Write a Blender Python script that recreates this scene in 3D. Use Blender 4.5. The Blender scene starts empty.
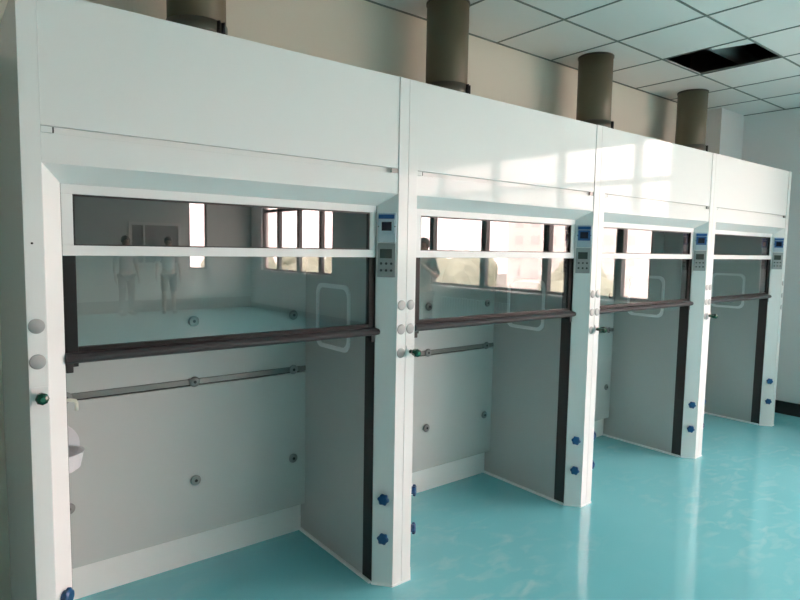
import bpy, bmesh, math, random
from mathutils import Vector, Matrix
random.seed(7)
S = bpy.context.scene
COL = S.collection
PI = math.pi

# ------------------------------------------------------------------ materials
def nt(name):
    m = bpy.data.materials.new(name); m.use_nodes = True
    t = m.node_tree; t.nodes.clear()
    return m, t, t.nodes.new('ShaderNodeOutputMaterial')

def pbr(name, col, rough=.5, metal=0, spec=.5, bump=None, noise=None, coat=0, ior=1.5):
    """Principled material; noise=(scale, amount) varies the colour a little, bump=(scale, strength)."""
    m, t, out = nt(name)
    b = t.nodes.new('ShaderNodeBsdfPrincipled')
    b.inputs['Base Color'].default_value = (*col, 1)
    b.inputs['Roughness'].default_value = rough
    b.inputs['Metallic'].default_value = metal
    b.inputs['Specular IOR Level'].default_value = spec
    b.inputs['Coat Weight'].default_value = coat
    b.inputs['Coat Roughness'].default_value = .04
    t.links.new(b.outputs[0], out.inputs[0])
    tc = t.nodes.new('ShaderNodeTexCoord')
    if noise:
        n = t.nodes.new('ShaderNodeTexNoise'); n.inputs['Scale'].default_value = noise[0]
        n.inputs['Detail'].default_value = 4
        t.links.new(tc.outputs['Object'], n.inputs['Vector'])
        r = t.nodes.new('ShaderNodeMix'); r.data_type = 'RGBA'
        k = noise[1]
        r.inputs[6].default_value = (*[c * (1 - k) for c in col], 1)
        r.inputs[7].default_value = (*[min(1, c * (1 + k)) for c in col], 1)
        t.links.new(n.outputs['Fac'], r.inputs[0])
        t.links.new(r.outputs[2], b.inputs['Base Color'])
    if bump:
        n = t.nodes.new('ShaderNodeTexNoise'); n.inputs['Scale'].default_value = bump[0]
        t.links.new(tc.outputs['Object'], n.inputs['Vector'])
        bp = t.nodes.new('ShaderNodeBump'); bp.inputs['Strength'].default_value = bump[1]
        bp.inputs['Distance'].default_value = .01
        t.links.new(n.outputs['Fac'], bp.inputs['Height'])
        t.links.new(bp.outputs[0], b.inputs['Normal'])
    return m

def thin_glass(name, tint, f0):
    """Flat pane: lets light straight through and mirrors by Schlick's law, alike from both sides."""
    m, t, out = nt(name)
    lw = t.nodes.new('ShaderNodeLayerWeight'); lw.inputs['Blend'].default_value = .5
    p = t.nodes.new('ShaderNodeMath'); p.operation = 'POWER'; p.inputs[1].default_value = 5
    t.links.new(lw.outputs['Facing'], p.inputs[0])
    q = t.nodes.new('ShaderNodeMath'); q.operation = 'MULTIPLY_ADD'
    q.inputs[1].default_value = 1 - f0; q.inputs[2].default_value = f0
    t.links.new(p.outputs[0], q.inputs[0])
    tr = t.nodes.new('ShaderNodeBsdfTransparent'); tr.inputs[0].default_value = (*tint, 1)
    gl = t.nodes.new('ShaderNodeBsdfGlossy'); gl.inputs['Roughness'].default_value = 0
    gl.inputs['Color'].default_value = (1, 1, 1, 1)
    mx = t.nodes.new('ShaderNodeMixShader')
    t.links.new(q.outputs[0], mx.inputs[0]); t.links.new(tr.outputs[0], mx.inputs[1]); t.links.new(gl.outputs[0], mx.inputs[2])
    t.links.new(mx.outputs[0], out.inputs[0])
    return m

M = {}
M['steel'] = pbr('white_powder_coat', (.81, .81, .80), .05, 0, .11)
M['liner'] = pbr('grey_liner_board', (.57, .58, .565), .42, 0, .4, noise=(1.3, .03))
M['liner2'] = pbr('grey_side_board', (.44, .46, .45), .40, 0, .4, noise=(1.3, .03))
M['kick'] = pbr('pale_kick_board', (.92, .91, .89), .4)
M['alu'] = pbr('white_aluminium', (.78, .78, .775), .22, 0, .14)
M['black'] = pbr('black_track', (.012, .012, .013), .42)
M['sashblack'] = pbr('dark_sash_frame', (.018, .018, .018), .38, 0, .15)
M['bar'] = pbr('dark_bar', (.048, .048, .052), .34, 0, .16)
M['glass'] = thin_glass('sash_glass', (.68, .74, .72), .085)
M['glass2'] = thin_glass('tinted_upper_glass', (.17, .205, .19), .085)
M['winglass'] = thin_glass('window_glass', (.97, .98, .98), .03)
M['blue'] = pbr('blue_plastic', (.004, .065, .19), .28)
M['bezel'] = pbr('blue_bezel', (.018, .105, .30), .3)
M['screen'] = pbr('dark_screen', (.008, .012, .03), .12)
M['lcd'] = pbr('grey_lcd', (.05, .065, .06), .15)
M['ctrl'] = pbr('control_grey', (.33, .34, .34), .35)
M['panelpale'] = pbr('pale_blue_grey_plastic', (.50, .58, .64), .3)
M['button'] = pbr('dark_button', (.03, .032, .035), .4)
M['green'] = pbr('green_plastic', (.004, .055, .032), .2)
M['green2'] = pbr('pale_green_cap', (.02, .14, .08), .12)
M['cap'] = pbr('grey_cap', (.40, .40, .40), .4)
M['rail'] = pbr('grey_rail', (.21, .21, .20), .35, .3)
M['dark'] = pbr('dark_hole', (.01, .01, .01), .6)
M['knobgrey'] = pbr('grey_fastener', (.24, .245, .24), .35)
M['pp'] = pbr('white_polypropylene', (.78, .76, .79), .35)
M['cream'] = pbr('cream_plastic', (.80, .79, .68), .3)
M['ring'] = pbr('white_gasket', (.85, .86, .86), .35)
M['duct'] = pbr('olive_grey_duct', (.130, .112, .070), .5, 0, .5, noise=(3, .08))
M['clamp'] = pbr('duct_clamp', (.085, .078, .06), .4, .2)
M['wallback'] = pbr('warm_white_paint', (.70, .665, .58), .75, bump=(60, .05))
M['wall'] = pbr('pale_paint', (.83, .78, .77), .75, bump=(60, .05))
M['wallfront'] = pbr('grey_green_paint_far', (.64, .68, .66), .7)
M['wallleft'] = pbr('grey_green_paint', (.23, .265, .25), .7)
M['skirt'] = pbr('black_skirting', (.012, .016, .018), .35)
M['tile'] = pbr('ceiling_tile', (.81, .79, .77), .7, noise=(.9, .03))
M['tbar'] = pbr('ceiling_grid', (.16, .19, .175), .5)
M['plenum'] = pbr('dark_plenum', (.22, .19, .18), .8)
M['plenumpipe'] = pbr('dark_pipe', (.35, .31, .30), .6)
M['winframe'] = pbr('dark_window_frame', (.09, .088, .09), .4, .2)
M['whitetrim'] = pbr('white_trim', (.8, .8, .78), .4)
M['radiator'] = pbr('radiator_white', (.66, .68, .68), .35)
M['skin'] = pbr('skin', (.55, .34, .25), .5)
M['hair'] = pbr('black_hair', (.015, .012, .01), .45)
M['shirtwhite'] = pbr('white_cloth', (.72, .72, .72), .8)
M['shirtgrey'] = pbr('grey_cloth', (.42, .44, .44), .8)
M['trouser'] = pbr('dark_cloth', (.05, .055, .07), .85)
M['green_cloth'] = pbr('dark_green_cloth', (.10, .15, .13), .85)
M['eye'] = pbr('eye_dark', (.02, .015, .012), .2)
M['leaf'] = pbr('haze_paled_leaf', (.36, .40, .30), .7, noise=(1.2, .4))  # foliage green paled in the base colour to stand in for outdoor haze
M['bark'] = pbr('tree_bark', (.12, .09, .06), .9)
M['ground'] = pbr('outdoor_ground', (.30, .31, .28), .9, noise=(.2, .15))
M['facade'] = pbr('pale_facade', (.88, .86, .83), .8)
M['facadewin'] = pbr('facade_window', (.68, .68, .68), .5)
M['post'] = pbr('white_lamp_post', (.85, .85, .85), .4)

def floor_material():
    """Teal self-levelling epoxy: faint cloudy tone, pale scuffs, a glossy coat with smeared patches."""
    m, t, out = nt('teal_epoxy')
    b = t.nodes.new('ShaderNodeBsdfPrincipled')
    tc = t.nodes.new('ShaderNodeTexCoord')
    def noise(scale, detail, vec=None, dist=0):
        n = t.nodes.new('ShaderNodeTexNoise'); n.inputs['Scale'].default_value = scale
        n.inputs['Detail'].default_value = detail; n.inputs['Distortion'].default_value = dist
        t.links.new(vec or tc.outputs['Object'], n.inputs['Vector']); return n
    def ramp(src, a, b_, ca=(0, 0, 0, 1), cb=(1, 1, 1, 1)):
        r = t.nodes.new('ShaderNodeValToRGB')
        r.color_ramp.elements[0].position = a; r.color_ramp.elements[1].position = b_
        r.color_ramp.elements[0].color = ca; r.color_ramp.elements[1].color = cb
        t.links.new(src, r.inputs[0]); return r
    base = ramp(noise(.9, 3).outputs['Fac'], .3, .7, (.175, .57, .64, 1), (.215, .62, .685, 1))
    mp = t.nodes.new('ShaderNodeMapping'); mp.inputs['Scale'].default_value = (1, 2.0, 1); mp.inputs['Rotation'].default_value = (0, 0, .5)
    t.links.new(tc.outputs['Object'], mp.inputs['Vector'])
    sc = ramp(noise(6.0, 12, mp.outputs[0], .8).outputs['Fac'], .50, .78)
    mk = ramp(noise(.8, 2).outputs['Fac'], .42, .66)
    mul = t.nodes.new('ShaderNodeMath'); mul.operation = 'MULTIPLY'
    t.links.new(sc.outputs[0], mul.inputs[0]); t.links.new(mk.outputs[0], mul.inputs[1])
    mul2 = t.nodes.new('ShaderNodeMath'); mul2.operation = 'MULTIPLY'; mul2.inputs[1].default_value = .75
    t.links.new(mul.outputs[0], mul2.inputs[0])
    mix = t.nodes.new('ShaderNodeMix'); mix.data_type = 'RGBA'
    t.links.new(mul2.outputs[0], mix.inputs[0]); t.links.new(base.outputs[0], mix.inputs[6])
    mix.inputs[7].default_value = (.42, .72, .74, 1)
    t.links.new(mix.outputs[2], b.inputs['Base Color'])
    rr = t.nodes.new('ShaderNodeMapRange'); rr.inputs['To Min'].default_value = .03; rr.inputs['To Max'].default_value = .16
    t.links.new(noise(1.7, 5).outputs['Fac'], rr.inputs['Value'])
    t.links.new(rr.outputs[0], b.inputs['Roughness'])
    b.inputs['Specular IOR Level'].default_value = 1.0
    t.links.new(b.outputs[0], out.inputs[0])
    return m
M['floor'] = floor_material()

# ------------------------------------------------------------------ mesh helpers
class MB:
    def __init__(self): self.b = bmesh.new()
    def add(self, verts, faces):
        vs = [self.b.verts.new(v) for v in verts]
        for f in faces:
            try: self.b.faces.new([vs[i] for i in f])
            except ValueError: pass
        return self
    def box(self, x0, x1, y0, y1, z0, z1, bev=0):
        t = bmesh.new()
        v = [t.verts.new((x, y, z)) for z in (z0, z1) for y in (y0, y1) for x in (x0, x1)]
        for f in ((0, 2, 3, 1), (4, 5, 7, 6), (0, 1, 5, 4), (2, 6, 7, 3), (0, 4, 6, 2), (1, 3, 7, 5)):
            t.faces.new([v[i] for i in f])
        if bev: bmesh.ops.bevel(t, geom=t.edges[:], offset=bev, segments=2, profile=.6, affect='EDGES')
        return self.merge(t)
    def merge(self, t, mat=None):
        if mat is not None: bmesh.ops.transform(t, matrix=mat, verts=t.verts[:])
        mp = {v: self.b.verts.new(v.co) for v in t.verts}
        for f in t.faces: self.b.faces.new([mp[v] for v in f.verts]).smooth = f.smooth
        t.free(); return self
    def loft(self, rings, cap=True, smooth=False):
        """rings: equal-length lists of points, in order."""
        R = [[self.b.verts.new(p) for p in r] for r in rings]
        n = len(R[0])
        for a, c in zip(R, R[1:]):
            for i in range(n):
                f = self.b.faces.new((a[i], a[(i + 1) % n], c[(i + 1) % n], c[i])); f.smooth = smooth
        if cap:
            self.b.faces.new(R[0][::-1]); self.b.faces.new(R[-1])
        return self
    def lathe(self, prof, origin=(0, 0, 0), axis=(0, 0, 1), seg=24, smooth=True, cap=True):
        """prof: (radius, distance along axis)."""
        q = Vector((0, 0, 1)).rotation_difference(Vector(axis).normalized()); o = Vector(origin)
        rings = [[o + q @ Vector((r * math.cos(2 * PI * i / seg), r * math.sin(2 * PI * i / seg), h)) for i in range(seg)] for r, h in prof]
        return self.loft(rings, cap, smooth)
    def tube(self, pts, r, seg=10, closed=False):
        pts = [Vector(p) for p in pts]; n = len(pts); rings = []
        up = None
        for i, p in enumerate(pts):
            a = pts[(i - 1) % n] if (closed or i > 0) else p
            c = pts[(i + 1) % n] if (closed or i < n - 1) else p
            d = (c - a).normalized()
            if up is None:
                up = d.orthogonal().normalized()
            up = (up - d * up.dot(d)).normalized(); s = d.cross(up)
            rings.append([p + r * (math.cos(2 * PI * k / seg) * up + math.sin(2 * PI * k / seg) * s) for k in range(seg)])
        if closed: rings.append(rings[0])
        return self.loft(rings, not closed, True)
    def build(self, name, mat, parent=None, loc=None, merge=True):
        bmesh.ops.remove_doubles(self.b, verts=self.b.verts[:], dist=1e-5)
        bmesh.ops.recalc_face_normals(self.b, faces=self.b.faces[:])
        me = bpy.data.meshes.new(name); self.b.to_mesh(me); self.b.free()
        me.materials.append(mat)
        o = bpy.data.objects.new(name, me); COL.objects.link(o)
        if parent: o.parent = parent
        if loc: o.location = loc
        return o

def tag(o, label=None, cat=None, group=None, kind=None):
    if label: o['label'] = label
    if cat: o['category'] = cat
    if group: o['group'] = group
    if kind: o['kind'] = kind
    return o

def empty(name, loc=(0, 0, 0), rz=0):
    o = bpy.data.objects.new(name, None); COL.objects.link(o)
    o.location = loc; o.rotation_euler = (0, 0, rz); o.empty_display_size = .1
    return o

def copy_tree(o, parent=None):
    c = o.copy(); COL.objects.link(c)
    if parent: c.parent = parent
    for ch in list(o.children): copy_tree(ch, c)
    return c

# ------------------------------------------------------------------ room
XL, XR, YF, YB, ZC = -1.15, 6.54, -12.55, .85, 3.05
def struct(o, label=None): return tag(o, label, kind='structure')

struct(MB().box(XL - .1, XR + .1, YF - .1, YB + .1, -.12, 0).build('floor', M['floor']), 'glossy teal epoxy floor with faint scuffs')
struct(MB().box(XL - .1, XR + .1, YB, YB + .12, 0, 3.6).build('wall_back', M['wallback']), 'warm white wall behind the fume hoods')
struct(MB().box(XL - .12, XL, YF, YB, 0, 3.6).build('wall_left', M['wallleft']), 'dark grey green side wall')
# wall_right with two long window openings
WZ0, WZ1 = 1.0, 2.98
WA, WB = (-6.7, -1.42), (-11.95, -8.55)
mb = MB()
mb.box(XR, XR + .2, YF, YB, 0, WZ0).box(XR, XR + .2, YF, YB, WZ1, 3.6)
for a, c in ((YF, WB[0]), (WB[1], WA[0]), (WA[1], YB)): mb.box(XR, XR + .2, a, c, WZ0, WZ1)
struct(mb.build('wall_right', M['wall']), 'pale grey green end wall with long windows')
# wall_front with a window opening and an inner window
mb = MB()
FW = (4.9, 5.36, 1.0, 2.75)
mb.box(XL - .1, XR + .1, YF - .15, YF, 0, FW[2]).box(XL - .1, XR + .1, YF - .15, YF, FW[3], 3.6)
mb.box(XL - .1, FW[0], YF - .15, YF, FW[2], FW[3]).box(FW[1], XR + .1, YF - .15, YF, FW[2], FW[3])
struct(mb.build('wall_front', M['wallfront']), 'pale far wall of the room')
struct(MB().box(6.03, XR, .665, YB, 0, ZC).build('trim_1', M['wall']), 'square corner pillar')
# skirting
struct(MB().box(XR - .014, XR, YF, .665, 0, .13, .002).build('baseboard_right', M['skirt']), 'black skirting')
struct(MB().box(XL, XR - .02, YF, YF + .014, 0, .28, .002).build('baseboard_front', M['skirt']), 'black skirting')
struct(MB().box(XL, XL + .014, YF + .02, YB, 0, .13, .002).build('baseboard_left', M['skirt']), 'black skirting')
# ceiling: tiles, one missing
GX0, GP, GY0 = 2.96, .597, .28
xs = sorted({XL - .05, XR} | {GX0 + GP * k for k in range(-7, 6) if XL < GX0 + GP * k < XR - .2})
ys = sorted({YB} | {GY0 - .6 * k for k in range(0, 22) if GY0 - .6 * k > YF - .05} | {YF - .02})
hx = GX0 + 2 * GP
mb = MB()
for a, c in zip(xs, xs[1:]):
    for e, f in zip(ys, ys[1:]):
        if abs(a - hx) < .01 and abs(f - GY0) < .01: continue
        mb.box(a, c, e, f, ZC, ZC + .012)
struct(mb.build('ceiling', M['tile']), 'suspended ceiling of pale square tiles with one tile missing')
mb = MB()
w = .0065
for x in xs[1:-1]: mb.box(x - w, x + w, YF, YB, ZC - .004, ZC + .001)
for y in ys[1:-1]: mb.box(XL, XR, y - w, y + w, ZC - .0045, ZC + .001)
mb.box(XL, XR, YB - .012, YB, ZC - .006, ZC).box(XR - .012, XR, YF, YB, ZC - .006, ZC)
struct(mb.build('trim_2', M['tbar']), 'grey ceiling grid bars')
mb = MB().box(hx - .9, hx + 1.5, GY0 - 1.5, GY0 + .55, 3.5, 3.55)
mb.box(hx - .9, hx - .88, GY0 - 1.5, GY0 + .55, ZC + .013, 3.5).box(hx + 1.48, hx + 1.5, GY0 - 1.5, GY0 + .55, ZC + .013, 3.5)
mb.box(hx - .9, hx + 1.5, GY0 - 1.5, GY0 - 1.48, ZC + .013, 3.5).box(hx - .9, hx + 1.5, GY0 + .53, GY0 + .55, ZC + .013, 3.5)
struct(mb.build('trim_3', M['plenum']), 'dark ceiling void above the missing tile')
p = MB().tube([(hx - .85, GY0 - .16, 3.24), (hx + 1.45, GY0 - .16, 3.24)], .07, 16)
tag(p.build('plenum_pipe', M['plenumpipe']), 'dark pipe inside the ceiling void seen through the missing tile', 'pipe')
# the lifted tile, pushed askew over the edge of the opening
a, b = Vector((hx + .106, -.035)), Vector((hx + .19, -.318))
d = (b - a).normalized(); n_ = Vector((d.y, -d.x)) if d.y * -1 > 0 else Vector((-d.y, d.x))
n_ = Vector((-abs(d.y), -abs(d.x) ))
n_ = Vector((d.y, -d.x)); n_ = n_ if n_.x < 0 else -n_
q = [a, a + n_ * .5, a + n_ * .5 + d * .5, a + d * .5]
tag(MB().loft([[(v.x, v.y, ZC + .014) for v in q], [(v.x, v.y, ZC + .028) for v in q]]).build('ceiling_tile', M['tile']),
    'loose pale ceiling tile pushed askew over the edge of the dark ceiling opening', 'ceiling tile')

# windows
def window(name, y0, y1, mull, z0=WZ0, z1=WZ1, trans=2.48):
    r = struct(empty(name, (XR, 0, 0)), 'long dark framed window in the right wall')
    f = MB(); t_ = .045
    X0, X1 = .05, .12
    f.box(X0, X1, y0, y1, z0, z0 + t_).box(X0, X1, y0, y1, z1 - t_, z1)
    f.box(X0, X1, y0, y0 + t_, z0 + t_, z1 - t_).box(X0, X1, y1 - t_, y1, z0 + t_, z1 - t_)
    f.box(X0 + .002, X1 - .002, y0 + t_, y1 - t_, trans - .035, trans + .035)
    f.build('window_frame', M['winframe'], r)
    for y in mull:
        MB().box(X0 - .02, X1, y - .05, y + .05, z0 + t_, z1 - t_, .004).build('mullion', M['winframe'], r)
    es = [y0 + t_] + sorted(mull) + [y1 - t_]
    for a, c in zip(es, es[1:]):
        for e, g in ((z0 + t_, trans - .035), (trans + .035, z1 - t_)):
            MB().add([(.08, a, e), (.08, c, e), (.08, c, g), (.08, a, g)], [(0, 1, 2, 3)]).build('pane', M['winglass'], r)
    MB().box(-.10, .05, y0 - .03, y1 + .03, z0 - .035, z0 + .002, .005).build('window_sill', M['whitetrim'], r)
    return r
window('window_1', WA[0], WA[1], [-1.87, -3.0, -4.2, -5.42])
window('window_2', WB[0], WB[1], [-9.1, -10.1, -11.1])
r = struct(empty('window_3', (0, YF, 0)), 'narrow window in the far wall')
f = MB()
x0, x1, z0, z1 = FW
f.box(x0, x1, -.1, -.05, z0, z0 + .05).box(x0, x1, -.1, -.05, z1 - .05, z1).box(x0, x0 + .04, -.1, -.05, z0 + .05, z1 - .05).box(x1 - .04, x1, -.1, -.05, z0 + .05, z1 - .05)
f.build('window_frame', M['winframe'], r)
MB().add([(x0 + .04, -.075, z0 + .05), (x1 - .04, -.075, z0 + .05), (x1 - .04, -.075, z1 - .05), (x0 + .04, -.075, z1 - .05)], [(0, 1, 2, 3)]).build('pane', M['winglass'], r)
M['darkpane'] = pbr('dark_inner_pane', (.12, .15, .16), .15)
r = struct(empty('window_4', (0, YF, 0)), 'white framed inner window in the far wall')
f = MB()
f.box(3.5, 4.7, 0, .04, 2.05, 2.12).box(3.5, 4.7, 0, .04, 1.1, 1.17).box(3.5, 3.57, 0, .04, 1.17, 2.05).box(4.63, 4.7, 0, .04, 1.17, 2.05).box(3.82, 3.86, 0, .035, 1.17, 2.05)
f.build('window_frame', M['whitetrim'], r)
MB().box(3.57, 4.63, 0, .012, 1.17, 2.05).build('pane', M['darkpane'], r)

struct(MB().box(XR - .03, XR - .0005, -1.39, -1.27, WZ0 - .04, ZC - .01, .004).build('trim_4', M['whitetrim']), 'white upright casing at the end of the long window')
# radiators under the long window (seen mirrored in the sashes)
def radiator(y0, n):
    r = empty('radiator', (XR - .10, y0, 0))
    c = MB()
    for k in range(n):
        y = -k * .06
        c.box(-.045, .045, y - .022, y + .022, .15, .83, .012)
    c.build('column_bank', M['radiator'], r)
    t = MB()
    for z in (.2, .78): t.tube([(0, .03, z), (0, -(n - 1) * .06 - .03, z)], .016, 10)
    t.build('header_pipe', M['radiator'], r)
    for k in (0, n - 1): MB().box(-.03, .03, -k * .06 - .01, -k * .06 + .01, 0, .16).build('foot', M['radiator'], r)
    return r
tag(radiator(-1.5, 26), 'white column radiator under the long window, nearest the fume hoods', 'radiator', 'radiators under the long window')
tag(radiator(-3.45, 26), 'white column radiator under the long window, farther from the fume hoods', 'radiator', 'radiators under the long window')

# ------------------------------------------------------------------ fume hood
W, D, H, P, CX, CY = 1.5, .85, 2.362, .055, .115, .075
ZA, ZB = 1.85, 1.797          # top chamfer: front edge / inner edge
def make_hood():
    r = empty('fume_hood')
    def mir(x, s): return x if s > 0 else W - x
    def mbox(mb, s, x0, x1, *a):
        u, v = mir(x0, s), mir(x1, s); return mb.box(min(u, v), max(u, v), *a)
    for s in (1, -1):
        sp = mbox(MB(), s, .0006, P - .0003, -.003, .03, 0, H, .002).build('corner_post', M['steel'], r)
        for z in ((1.346, 1.234) if s > 0 else (1.346, 1.234, 1.124)):
            MB().lathe([(.0235, 0), (.0235, .0015), (.021, .003), (.0, .0032)], (mir(.0265, s), -.003, z), (0, -1, 0), 28).build('cover_cap', M['cap'], sp)
        # splayed jamb (mitred at the top) with the return behind it
        pl = [(P, 0), (CX, CY), (CX, CY + .006), (P, CY + .006)]
        zt = [ZA, ZB, ZB, ZA]
        MB().loft([[(mir(x, s), y, 0) for x, y in pl], [(mir(x, s), y, z) for (x, y), z in zip(pl, zt)]]).build('splayed_jamb', M['steel'], r)
        bl = [(0.0008, -.007), (P, -.007), (CX + .004, CY - .003), (CX + .004, CY + .007), (P, CY + .007), (P, .03), (.0008, .03)]
        MB().loft([[(mir(x, s), y, 0) for x, y in bl], [(mir(x, s), y, .009) for x, y in bl]]).build('base_bead', M['ring'], r)
        # outer cheek, inner lining board
        mbox(MB(), s, .001, .02, .03, D - .002, 0, H - .001).build('side_panel', M['steel'], r)
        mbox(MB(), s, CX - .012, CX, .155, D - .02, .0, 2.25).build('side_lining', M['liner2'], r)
        # sash track
        mbox(MB(), s, CX - .03, CX + .002, CY + .006, .155, .012, ZB).build('sash_track', M['black'], r)
        mbox(MB(), s, CX - .001, CX + .012, CY + .012, .77, 0, .014).build('floor_strip', M['ring'], r)
    # top
    MB().box(.02, W - .02, .03, D - .003, H - .02, H - .0015).build('top_panel', M['steel'], r)
    MB().box(.103, W - .103, .10, D - .02, 2.25, 2.262).build('interior_ceiling', M['liner'], r)
    # front panels with the shadow gap
    MB().box(P + .0004, W - P - .0004, .001, .019, 1.963, H, .0025).build('upper_panel', M['steel'], r)
    MB().box(P, W - P, .020, .028, 1.92, 1.98).build('gap_backing', M['steel'], r)
    fa = MB().box(P + .0004, W - P - .0004, .001, .012, ZA, 1.941, .002)
    fa.build('fascia', M['steel'], r)
    pr = [(0, ZA), (CY, ZB), (CY + .006, ZB), (CY + .006, ZA + .006), (.001, ZA + .006)]
    ix = [P, CX, CX, P, P]
    MB().loft([[(x, y, z) for x, (y, z) in zip(ix, pr)], [(W - x, y, z) for x, (y, z) in zip(ix, pr)]]).build('splayed_header', M['steel'], r)
    MB().box(W - P - .036, W - P - .003, .003, .0118, 1.9425, 1.961).build('panel_clip', M['rail'], r)
    lc = MB().box(P + .002, P + .032, .003, .0118, 1.9425, 1.961).build('panel_clip', M['alu'], r)
    MB().box(P + .0325, P + .037, .004, .0118, 1.943, 1.9605).build('clip_seal', M['black'], lc)
    # fixed upper light
    fr = MB(); y0, y1 = CY + .004, CY + .026
    x0, x1, z0, z1, t_ = CX + .002, W - CX - .002, 1.563, ZB + .002, .034
    fr.box(x0, x1, y0, y1, z0, z0 + t_, .002).box(x0, x1, y0, y1, z1 - t_, z1, .002)
    fr.box(x0, x0 + t_, y0, y1, z0 + t_, z1 - t_, .002).box(x1 - t_, x1, y0, y1, z0 + t_, z1 - t_, .002)
    fo = fr.build('upper_frame', M['alu'], r)
    e = MB()
    for bx in ((x0 + t_, x1 - t_, z0 + t_, z0 + t_ + .004), (x0 + t_, x1 - t_, z1 - t_ - .006, z1 - t_)):
        e.box(bx[0], bx[1], y0 + .004, y1, bx[2], bx[3])
    e.box(x0 + t_, x0 + t_ + .005, y0 + .004, y1, z0 + t_, z1 - t_).box(x1 - t_ - .006, x1 - t_, y0 + .004, y1, z0 + t_, z1 - t_)
    e.build('seal', M['black'], fo)
    yg = y0 + .010
    MB().add([(x0 + t_, yg, z0 + t_), (x1 - t_, yg, z0 + t_), (x1 - t_, yg, z1 - t_), (x0 + t_, yg, z1 - t_)], [(0, 1, 2, 3)]).build('pane', M['glass2'], fo)
    # sliding sash
    sa = empty('sash'); sa.parent = r
    ys0, ys1 = CY + .012, CY + .034
    zb = 1.256
    f = MB()
    f.box(x0, x0 + .040, ys0, ys1, 1.19, z0 + .03, .002).box(x1 - .030, x1, ys0, ys1, 1.19, z0 + .03, .002)
    f.box(x0 + .040, x1 - .030, ys0, ys1, zb - .02, zb, .002)
    f.build('sash_frame', M['sashblack'], sa)
    MB().add([(x0 + .04, ys0 + .008, zb), (x1 - .03, ys0 + .008, zb), (x1 - .03, ys0 + .008, z0 + .03), (x0 + .04, ys0 + .008, z0 + .03)], [(0, 1, 2, 3)]).build('pane', M['glass'], sa)
    # handle bar: rounded extrusion reaching across the opening in front of the frame
    prof = [(.0, .0), (-.012, -.001), (-.024, -.006), (-.031, -.015), (-.031, -.024), (-.026, -.031), (-.014, -.036), (.0, -.037), (.012, -.036), (.012, 0)]
    hb = MB().loft([[(x, ys0 + y, 1.240 + z) for y, z in prof] for x in (CX + .001, W - CX + .012)]).build('handle_bar', M['bar'], sa)
    for p_ in hb.data.polygons: p_.use_smooth = False
    for x in (x0, x1 - .022): MB().box(x, x + .022, ys0 - .012, ys1, 1.172, 1.206, .003).build('stop_block', M['black'], sa)
    # back baffle boards with the extraction slot and its bar
    for za, zc in ((.172, .922), (.957, 2.2)):
        MB().box(CX + .001, W - CX - .001, .722, .734, za, zc, .0015).build('baffle_board', M['liner'], r)
    MB().box(CX + .001, W - CX - .001, .7885, .80, .162, 2.25).build('back_lining', M['dark'], r)
    MB().box(CX + .0008, W - CX - .0008, .772, .787, .0, .185, .001).build('kick_board', M['kick'], r)
    MB().box(CX + .003, W - CX - .003, .716, .7215, .930, .956, .001).build('slot_bar', M['rail'], r)
    for x in (.212, .767, 1.303):
        for z in (.452, .944, 1.24):
            k = MB().lathe([(.011, 0), (.011, .006), (.025, .007), (.026, .012), (.022, .017), (.010, .018)], (x, .7215, z), (0, -1, 0), 20).build('baffle_fastener', M['knobgrey'], r)
            MB().lathe([(.0075, 0), (.0075, .002)], (x, .7215 - .0175, z), (0, -1, 0), 14).build('socket_hole', M['dark'], k)
    # rounded access ring on the right lining
    pts = []
    ya, yb_, za, zb_, rr = .285, .60, 1.085, 1.42, .05
    for cy, cz, a0 in ((yb_ - rr, zb_ - rr, 0), (ya + rr, zb_ - rr, 90), (ya + rr, za + rr, 180), (yb_ - rr, za + rr, 270)):
        for k in range(7):
            a = math.radians(a0 + 15 * k); pts.append((cy + rr * math.cos(a), cz + rr * math.sin(a)))
    def ring(off, x): return [(x, y + (.4425 - y) * off, z + (1.2525 - z) * off) for y, z in pts]
    xi = W - CX
    m_ = MB(); k = .13
    R_ = [ring(0, xi - .0005), ring(0, xi - .008), ring(k * .5, xi - .010), ring(k, xi - .008), ring(k, xi - .0005)]
    m_.loft(R_, False, False)
    m_.build('access_ring', M['ring'], r)
    # service knobs on both jambs
    nrm = {1: Vector((CY, -.06, 0)).normalized(), -1: Vector((-CY, -.06, 0)).normalized()}
    for s in (1, -1):
        for z in (.43, .238):
            o = Vector((mir(P + .027, s), .034, z)); n = nrm[s]
            k_ = MB(); q = Vector((0, 0, 1)).rotation_difference(n)
            rings = []
            for rad, h in ((.019, 0), (.019, .008), (.025, .009), (.026, .020), (.019, .026)):
                rings.append([o + q @ Vector((rad * (1 + (.10 * math.cos(6 * a) if rad > .0195 else 0)) * math.cos(a), rad * (1 + (.10 * math.cos(6 * a) if rad > .0195 else 0)) * math.sin(a), h)) for a in [2 * PI * i / 36 for i in range(36)]])
            k_.loft(rings, True, False)
            k_.build('service_knob', M['blue'], r)
    # green valve handle on the left post
    vx, vz = .029, 1.126
    MB().box(0.005, .052, -.0065, -.003, vz - .028, vz + .028, .001).build('valve_plate', M['alu'], r)
    g = MB()
    g.lathe([(.010, 0), (.010, .020), (.0145, .021), (.0165, .027), (.018, .034), (.0195, .050), (.0165, .058), (.008, .062)], (vx, -.0065, vz), (0, -1, 0), 8, smooth=False)
    vo = g.build('valve_handle', M['green'], r)
    MB().lathe([(.008, 0), (.007, .003)], (vx, -.0680, vz), (0, -1, 0), 14).build('end_cap', M['green2'], vo)
    # control units on the right jamb, laid on the splayed face
    n = nrm[-1]; t = Vector((.06, -CY, 0)).normalized()           # t: along the face towards the outer edge
    o = Vector((W - CX, CY, 0))
    L = math.hypot(.06, CY)
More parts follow.
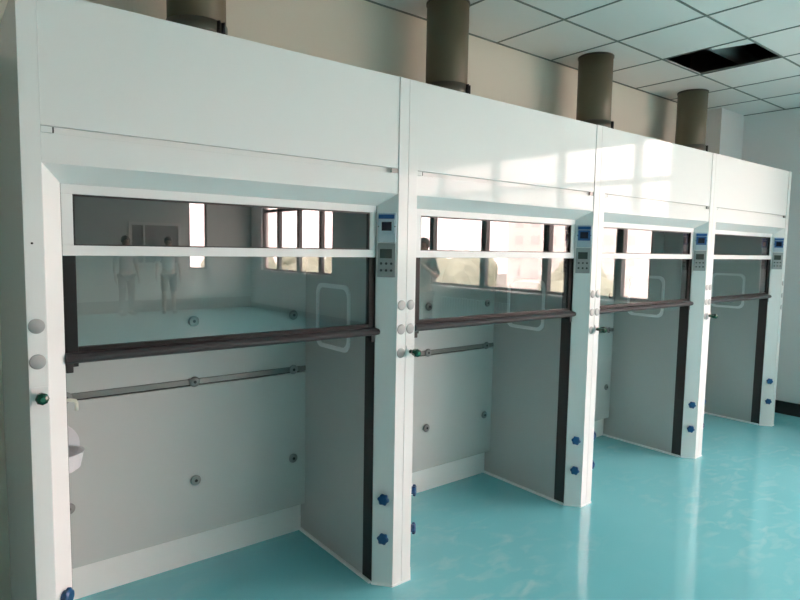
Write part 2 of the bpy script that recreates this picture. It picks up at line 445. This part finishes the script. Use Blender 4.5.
    def face_box(a0, a1, z0, z1, h0, h1, bev=0):
        t_b = bmesh.new(); m2 = MB().box(a0, a1, h0, h1, z0, z1, bev)
        mt = Matrix(((t.x, n.x, 0, o.x), (t.y, n.y, 0, o.y), (0, 0, 1, 0), (0, 0, 0, 1)))
        bmesh.ops.transform(m2.b, matrix=mt, verts=m2.b.verts[:]); t_b.free()
        return m2
    du = face_box(.008, L - .006, 1.632, 1.765, 0, .012, .002).build('display_unit', M['panelpale'], r)
    face_box(.011, L - .010, 1.738, 1.757, .012, .021, .003).build('hood_lip', M['bezel'], du)
    bz = MB()
    za, zc, aa, ac = 1.672, 1.734, .013, L - .012
    for q_ in ((aa, ac, za, za + .012), (aa, ac, zc - .010, zc), (aa, aa + .012, za + .012, zc - .010), (ac - .012, ac, za + .012, zc - .010)):
        bz.merge(face_box(*q_, .012, .017).b)
    bz.build('screen_bezel', M['bezel'], du)
    face_box(aa + .012, ac - .012, za + .012, zc - .010, .012, .0142).build('screen', M['screen'], du)
    for a in (.0105, L - .0095):
        c_ = o + t * a + n * .012 + Vector((0, 0, 1.703)); MB().lathe([(.003, 0), (.003, .002)], c_, n, 10).build('screw', M['dark'], du)
    cu = face_box(.006, L - .006, 1.474, 1.628, 0, .010, .002).build('control_panel', M['ctrl'], r)
    face_box(.018, L - .022, 1.560, 1.602, .010, .0118).build('lcd_screen', M['lcd'], cu)
    for z in (1.536, 1.505):
        for k in range(3):
            c_ = o + t * (.024 + .024 * k) + n * .010 + Vector((0, 0, z)); MB().lathe([(.0062, 0), (.0058, .003), (.004, .0042)], c_, n, 14).build('button', M['button'], cu)
    return r

hood = make_hood()
hoods = [hood] + [copy_tree(hood) for _ in range(3)]
hl = ['white walk-in fume hood nearest the camera, with cup sink in its corner',
      'second white walk-in fume hood from the left, trees and window bars mirrored in its sash',
      'third white walk-in fume hood from the left, end of the window mirrored in its sash',
      'white walk-in fume hood farthest away, at the end beside the grey side wall']
for k, h in enumerate(hoods):
    h.location = (W * k, 0, 0); tag(h, hl[k], 'fume hood', 'row of walk-in fume hoods')

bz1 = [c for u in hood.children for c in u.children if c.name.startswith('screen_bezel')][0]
bz1.data = bz1.data.copy(); bz1.data.materials[0] = M['panelpale']; bz1['label'] = 'blue screen surround with a pale grey reflection put into its colour'  # blue bezel recoloured pale here to imitate a reflection on it
# cup sink and faucet in the near hood's left back corner
sk = MB()
def dring(sc, z, dy=0, n=16):
    return [(.1155 + .142 * sc * math.sin(PI * i / (n - 1)) ** .8, .705 - .10 * (1 - math.cos(PI * i / (n - 1))) * (1 if sc == 1 else .5 + .5 * sc) - dy, z) for i in range(n)]
outer = [dring(.80, .672, .012), dring(.90, .680, .006), dring(1, .738), dring(1.02, .745), dring(.94, .745, .004), dring(.82, .695, .008)]
sk.loft(outer, True, False)
cs = sk.build('cup_sink', M['pp'], hood)
bs = [(.1155, .70), (.262, .70)] + [(.1155 + .1465 * math.cos(a), .742 + .108 * math.sin(a)) for a in [PI / 2 * i / 10 for i in range(11)]]
MB().loft([[(x, y, z) for x, z in bs] for y in (.712, .7215)]).build('splash_plate', M['pp'], cs)
fz = .968
MB().lathe([(.0035, 0), (.0035, .0012)], (.022, -.003, 1.602), (0, -1, 0), 12).build('screw_hole', M['dark'], hood)
MB().tube([(.118, .55, fz), (.205, .55, fz + .002), (.222, .55, fz - .003), (.226, .55, fz - .014), (.226, .55, fz - .044)], .0075, 12).build('faucet', M['cream'], hood)

# ------------------------------------------------------------------ exhaust ducts
def make_duct():
    r = empty('exhaust_duct')
    z0, z1 = H + .0005, ZC - .0005
    MB().lathe([(.125, z0), (.125, z1)], seg=48).build('pipe', M['duct'], r)
    MB().lathe([(.1255, z0), (.140, z0), (.140, z0 + .010), (.1275, z0 + .012), (.1275, z0 + .10), (.1255, z0 + .10)], seg=48, cap=False).build('base_collar', M['clamp'], r)
    bd = MB().lathe([(.1256, 2.495), (.131, 2.495), (.131, 2.572), (.1256, 2.572)], seg=48, cap=False).build('strap_clamp', M['clamp'], r)
    for q_ in (-.014, .014):
        lg = MB().box(-.003, .003, -.148, -.127, 2.497, 2.570, .001).merge(MB().box(-.006, .006, -.144, -.136, 2.525, 2.542, .001).b)
        bo = lg.build('clamp_lug', M['black'], bd); bo.rotation_euler = (0, 0, math.radians(26) + q_ / .14)
    MB().lathe([(.1255, z1 - .012), (.130, z1 - .012), (.130, z1), (.1255, z1)], seg=48, cap=False).build('ceiling_ring', M['clamp'], r)
    return r
d0 = make_duct()
dl = ['olive grey round exhaust duct rising from the nearest fume hood', 'olive grey round exhaust duct above the second fume hood from the left',
      'olive grey round exhaust duct above the third fume hood from the left', 'olive grey round exhaust duct farthest away, near the corner pillar']
for k in range(4):
    d = d0 if k == 0 else copy_tree(d0)
    d.location = (.75 + 1.5 * k, .578, 0); tag(d, dl[k], 'duct', 'exhaust ducts')

# ------------------------------------------------------------------ people mirrored in the sash glass
def skinned(name, pts, edges, root, mat, parent, sub=2):
    me = bpy.data.meshes.new(name); me.from_pydata([p[:3] for p in pts], edges, [])
    o = bpy.data.objects.new(name, me); COL.objects.link(o)
    sm = o.modifiers.new('skin', 'SKIN'); sm.use_smooth_shade = True
    ss = o.modifiers.new('sub', 'SUBSURF'); ss.levels = sub; ss.render_levels = sub
    if not me.skin_vertices: bpy.context.view_layer.update()
    sv = me.skin_vertices[0].data
    for i, p in enumerate(pts):
        sv[i].radius = (p[3], p[4] if len(p) > 4 else p[3]); sv[i].use_root = (i == root)
    dg = bpy.context.evaluated_depsgraph_get()
    m2 = bpy.data.meshes.new_from_object(o.evaluated_get(dg)); m2.name = name
    o.modifiers.clear(); o.data = m2; bpy.data.meshes.remove(me)
    m2.materials.clear(); m2.materials.append(mat)
    for p in m2.polygons: p.use_smooth = True
    o.name = name
    if parent: o.parent = parent
    return o

def chain(P_, E_, start, items):
    prev = start
    for it in items:
        P_.append(it); E_.append((prev, len(P_) - 1)); prev = len(P_) - 1
    return prev

def person(loc, rz, label, top, legs, shorts=False, arm_up=False):
    r = empty('person', loc, rz); tag(r, label, 'person')
    Pp, Ee = [(0, 0, .95, .135, .10)], []
    ch = chain(Pp, Ee, 0, [(0, 0, 1.10, .125, .095), (0, 0, 1.28, .145, .10), (0, -.01, 1.40, .12, .085)])
    nk = chain(Pp, Ee, ch, [(0, .0, 1.475, .052)])
    chain(Pp, Ee, nk, [(0, .012, 1.53, .062), (0, .022, 1.60, .074, .088), (0, .012, 1.68, .076, .092), (0, .005, 1.73, .045, .055)])
    for s in (-1, 1):
        chain(Pp, Ee, 0, [(s * .09, 0, .86, .088), (s * .10, .015, .66, .07), (s * .10, .02, .49, .056), (s * .105, 0, .34, .056), (s * .11, -.01, .10, .037), (s * .115, .02, .045, .04), (s * .12, .13, .032, .032)])
        if arm_up and s > 0: el, wr, pl = (s * .26, .08, 1.16), (s * .16, .28, 1.30), (s * .14, .33, 1.34)
        else: el, wr, pl = (s * .245, -.02, 1.13), (s * .26, .05, .89), (s * .262, .07, .82)
        e = chain(Pp, Ee, ch, [(s * .165, -.01, 1.395, .06), (s * .21, -.012, 1.28, .048), (*el, .042), (*wr, .028), (*pl, .032)])
        dv = (Vector(pl) - Vector(wr)).normalized()
        for k, (off, ln) in enumerate(((-.027, .070), (-.009, .080), (.010, .075), (.028, .060))):
            a = Vector(pl) + Vector((0, off, 0)) + dv * .02
            chain(Pp, Ee, e, [(*(a + dv * .02), .009), (*(a + dv * (.02 + ln * .5) + Vector((-s * .006, 0, 0))), .0085), (*(a + dv * (.02 + ln) + Vector((-s * .016, 0, 0))), .008)])
        th = Vector(wr) + dv * .03
        chain(Pp, Ee, e - 1, [(*(th + Vector((-s * .012, .03, 0))), .011), (*(th + dv * .035 + Vector((-s * .02, .048, 0))), .0095), (*(th + dv * .06 + Vector((-s * .024, .05, 0))), .0085)])
    body = skinned('body', Pp, Ee, 0, M['skin'], r)
    # face: nose, ears, eyes, mouth as small additions to the head
    MB().lathe([(.004, 0), (.012, .012), (.009, .03), (.004, .045)], (0, .118, 1.605), (0, -.35, 1), 10).build('nose', M['skin'], body)
    for s in (-1, 1):
        MB().lathe([(.0, 0), (.011, .003), (.011, .008), (.0, .011)], (s * .031, .096, 1.640), (0, 1, 0), 12, cap=False).build('eye', M['eye'], body)
        MB().lathe([(.012, 0), (.028, .004), (.026, .010), (.010, .012)], (s * .068, .015, 1.615), (s, -.2, 0), 12).build('ear', M['skin'], body)
    MB().box(-.022, .022, .095, .107, 1.562, 1.570, .003).build('mouth', pm, body)
    hb = bmesh.new(); bmesh.ops.create_uvsphere(hb, u_segments=20, v_segments=14, radius=1)
    for v in hb.verts:
        v.co = Vector((v.co.x * .094, v.co.y * .108 - .008, v.co.z * .105 + 1.685))
        if v.co.y > .05 and v.co.z < 1.70: v.co.y = .05
        if v.co.z < 1.60: v.co.z = 1.60
    for f in hb.faces: f.smooth = True
    MB().merge(hb).build('hair', M['hair'], r)
    # shirt over trunk and upper arms, trousers over hips and legs
    g = .014
    Ps, Es = [(0, 0, .93, .135 + g, .10 + g)], []
    c2 = chain(Ps, Es, 0, [(0, 0, 1.10, .128 + g, .097 + g), (0, 0, 1.28, .148 + g, .102 + g), (0, -.01, 1.395, .122 + g, .086 + g)])
    for s in (-1, 1):
        if arm_up and s > 0: el = (s * .26, .08, 1.16)
        else: el = (s * .245, -.02, 1.13)
        chain(Ps, Es, c2, [(s * .165, -.01, 1.395, .062 + g), (s * .21, -.012, 1.28, .05 + g), (el[0], el[1], el[2] + .02, .044 + g)])
    skinned('shirt', Ps, Es, 0, top, r)
    Pt, Et = [(0, 0, .94, .137 + g, .102 + g)], []
    for s in (-1, 1):
        seq = [(s * .09, 0, .86, .09 + g), (s * .10, .015, .66, .072 + g), (s * .10, .02, .50, .060 + g)]
        if not shorts: seq += [(s * .105, 0, .34, .058 + g), (s * .11, -.008, .11, .044 + g)]
        chain(Pt, Et, 0, seq)
        MB().box(s * .118 - .045, s * .118 + .045, -.075, .175, 0, .075, .022).build('shoe', M['hair'], r)
    skinned('shorts' if shorts else 'trousers', Pt, Et, 0, legs, r)
    return r
pm = pbr('lips', (.35, .14, .12), .5)
person((3.30, -12.0, 0), math.radians(-10), 'standing person in grey top and dark trousers, mirrored left in the near sash', M['shirtgrey'], M['trouser'])
person((4.23, -12.0, 0), math.radians(15), 'standing person in white top and dark shorts, mirrored in the near sash', M['shirtwhite'], M['trouser'], shorts=True)
person((6.0, -4.95, 0), math.radians(60), 'person in dark green top holding up one arm, mirrored in the second sash', M['green_cloth'], M['trouser'], arm_up=True)

# ------------------------------------------------------------------ outdoors, seen only mirrored in the glass
GZ = -6
struct(MB().box(XR + 2, 160, -130, 60, GZ - .2, GZ).build('ground', M['ground']), 'outdoor ground below the windows')
def tree(x, y, h, rad, label):
    r = empty('tree', (x, y, GZ)); tag(r, label, 'tree', 'trees outside the windows')
    MB().lathe([(.18, 0), (.13, h * .3), (.08, h * .7)], seg=10).build('trunk', M['bark'], r)
    c = MB()
    for k in range(8):
        t_ = bmesh.new(); bmesh.ops.create_icosphere(t_, subdivisions=3, radius=1)
        a = random.uniform(0, 2 * PI); q = random.uniform(.2, .6)
        for v in t_.verts:
            n = 1 + .16 * math.sin(9 * v.co.x + k) * math.sin(8 * v.co.y + 2 * k) * math.sin(7 * v.co.z) + random.uniform(-.05, .05)
            v.co *= n * rad * random.choice((.58, .6))
        for f in t_.faces: f.smooth = False
        c.merge(t_, Matrix.Translation((rad * q * math.cos(a), rad * q * math.sin(a), h - rad * random.uniform(.55, 1.5))))
    c.build('crown', M['leaf'], r)
for k in range(12):
    tree((24, 29.5)[k % 2] + random.uniform(-.5, .5), -15 - 4.2 * k, (6.9, 7.3)[k % 2] + random.uniform(-.2, .4), 2.1, 'green round crowned tree outside the long window')
def lamp(x, y, h, rz, label):
    r = empty('street_lamp', (x, y, GZ), rz); tag(r, label, 'street lamp', 'street lamps outside')
    MB().tube([(0, 0, 0), (0, 0, h), (.15, 0, h + .25), (.6, 0, h + .42), (1.2, 0, h + .5)], .06, 10).build('pole', M['post'], r)
    MB().box(1.1, 1.75, -.12, .12, h + .43, h + .54, .03).build('lamp_head', M['post'], r)
lamp(23, -10.2, 5.8, PI * .6, 'white street lamp outside, nearer to the long window')
lamp(40, -22.5, 7.4, PI * .6, 'taller white street lamp outside, farther from the long window')
r = empty('building', (95, -52, GZ)); tag(r, 'pale long building far outside the long window', 'building')
MB().box(0, 12, -30, 30, 0, 19).build('wall', M['facade'], r)
wm = MB()
for zz in range(5):
    for yy in range(14): wm.box(-.06, .05, -28 + yy * 4.1, -26 + yy * 4.1, 2 + zz * 3.4, 3.8 + zz * 3.4)
wm.build('window_rows', M['facadewin'], r)

# ------------------------------------------------------------------ daylight
wd = bpy.data.worlds.new('sky'); S.world = wd; wd.use_nodes = True
t = wd.node_tree; t.nodes.clear()
out = t.nodes.new('ShaderNodeOutputWorld'); bg = t.nodes.new('ShaderNodeBackground')
tc = t.nodes.new('ShaderNodeTexCoord'); sx = t.nodes.new('ShaderNodeSeparateXYZ'); rp = t.nodes.new('ShaderNodeValToRGB')
t.links.new(tc.outputs['Generated'], sx.inputs[0]); t.links.new(sx.outputs['Z'], rp.inputs[0])
rp.color_ramp.elements[0].position = 0; rp.color_ramp.elements[0].color = (1.19, .875, .81, 1)
rp.color_ramp.elements[1].position = .8; rp.color_ramp.elements[1].color = (1.10, .87, .835, 1)
t.links.new(rp.outputs[0], bg.inputs[0]); bg.inputs[1].default_value = 4.5
t.links.new(bg.outputs[0], out.inputs[0])

# ------------------------------------------------------------------ camera
cam = bpy.data.cameras.new('camera'); co = bpy.data.objects.new('camera', cam); COL.objects.link(co)
R_ = Vector((.78416438, -.62031744, .01710242)); U_ = Vector((.03974006, .07770199, .99618428)); F_ = Vector((.61927938, .78049258, -.08558259))
co.matrix_world = Matrix(((R_.x, U_.x, -F_.x, -.239367), (R_.y, U_.y, -F_.y, -2.149263), (R_.z, U_.z, -F_.z, 1.605570), (0, 0, 0, 1)))
cam.sensor_width = 36; cam.lens = 600.397 * 36 / 800; cam.clip_start = .05; cam.clip_end = 400
S.camera = co

vs = S.view_settings
S.display_settings.display_device = 'sRGB'
vs.view_transform = 'Standard'; vs.look = 'None'; vs.exposure = 2.33; vs.gamma = 1; vs.use_curve_mapping = False
S.cycles.max_bounces = 10; S.cycles.diffuse_bounces = 6; S.cycles.glossy_bounces = 6; S.cycles.transparent_max_bounces = 16
S.cycles.caustics_reflective = False; S.cycles.caustics_refractive = False
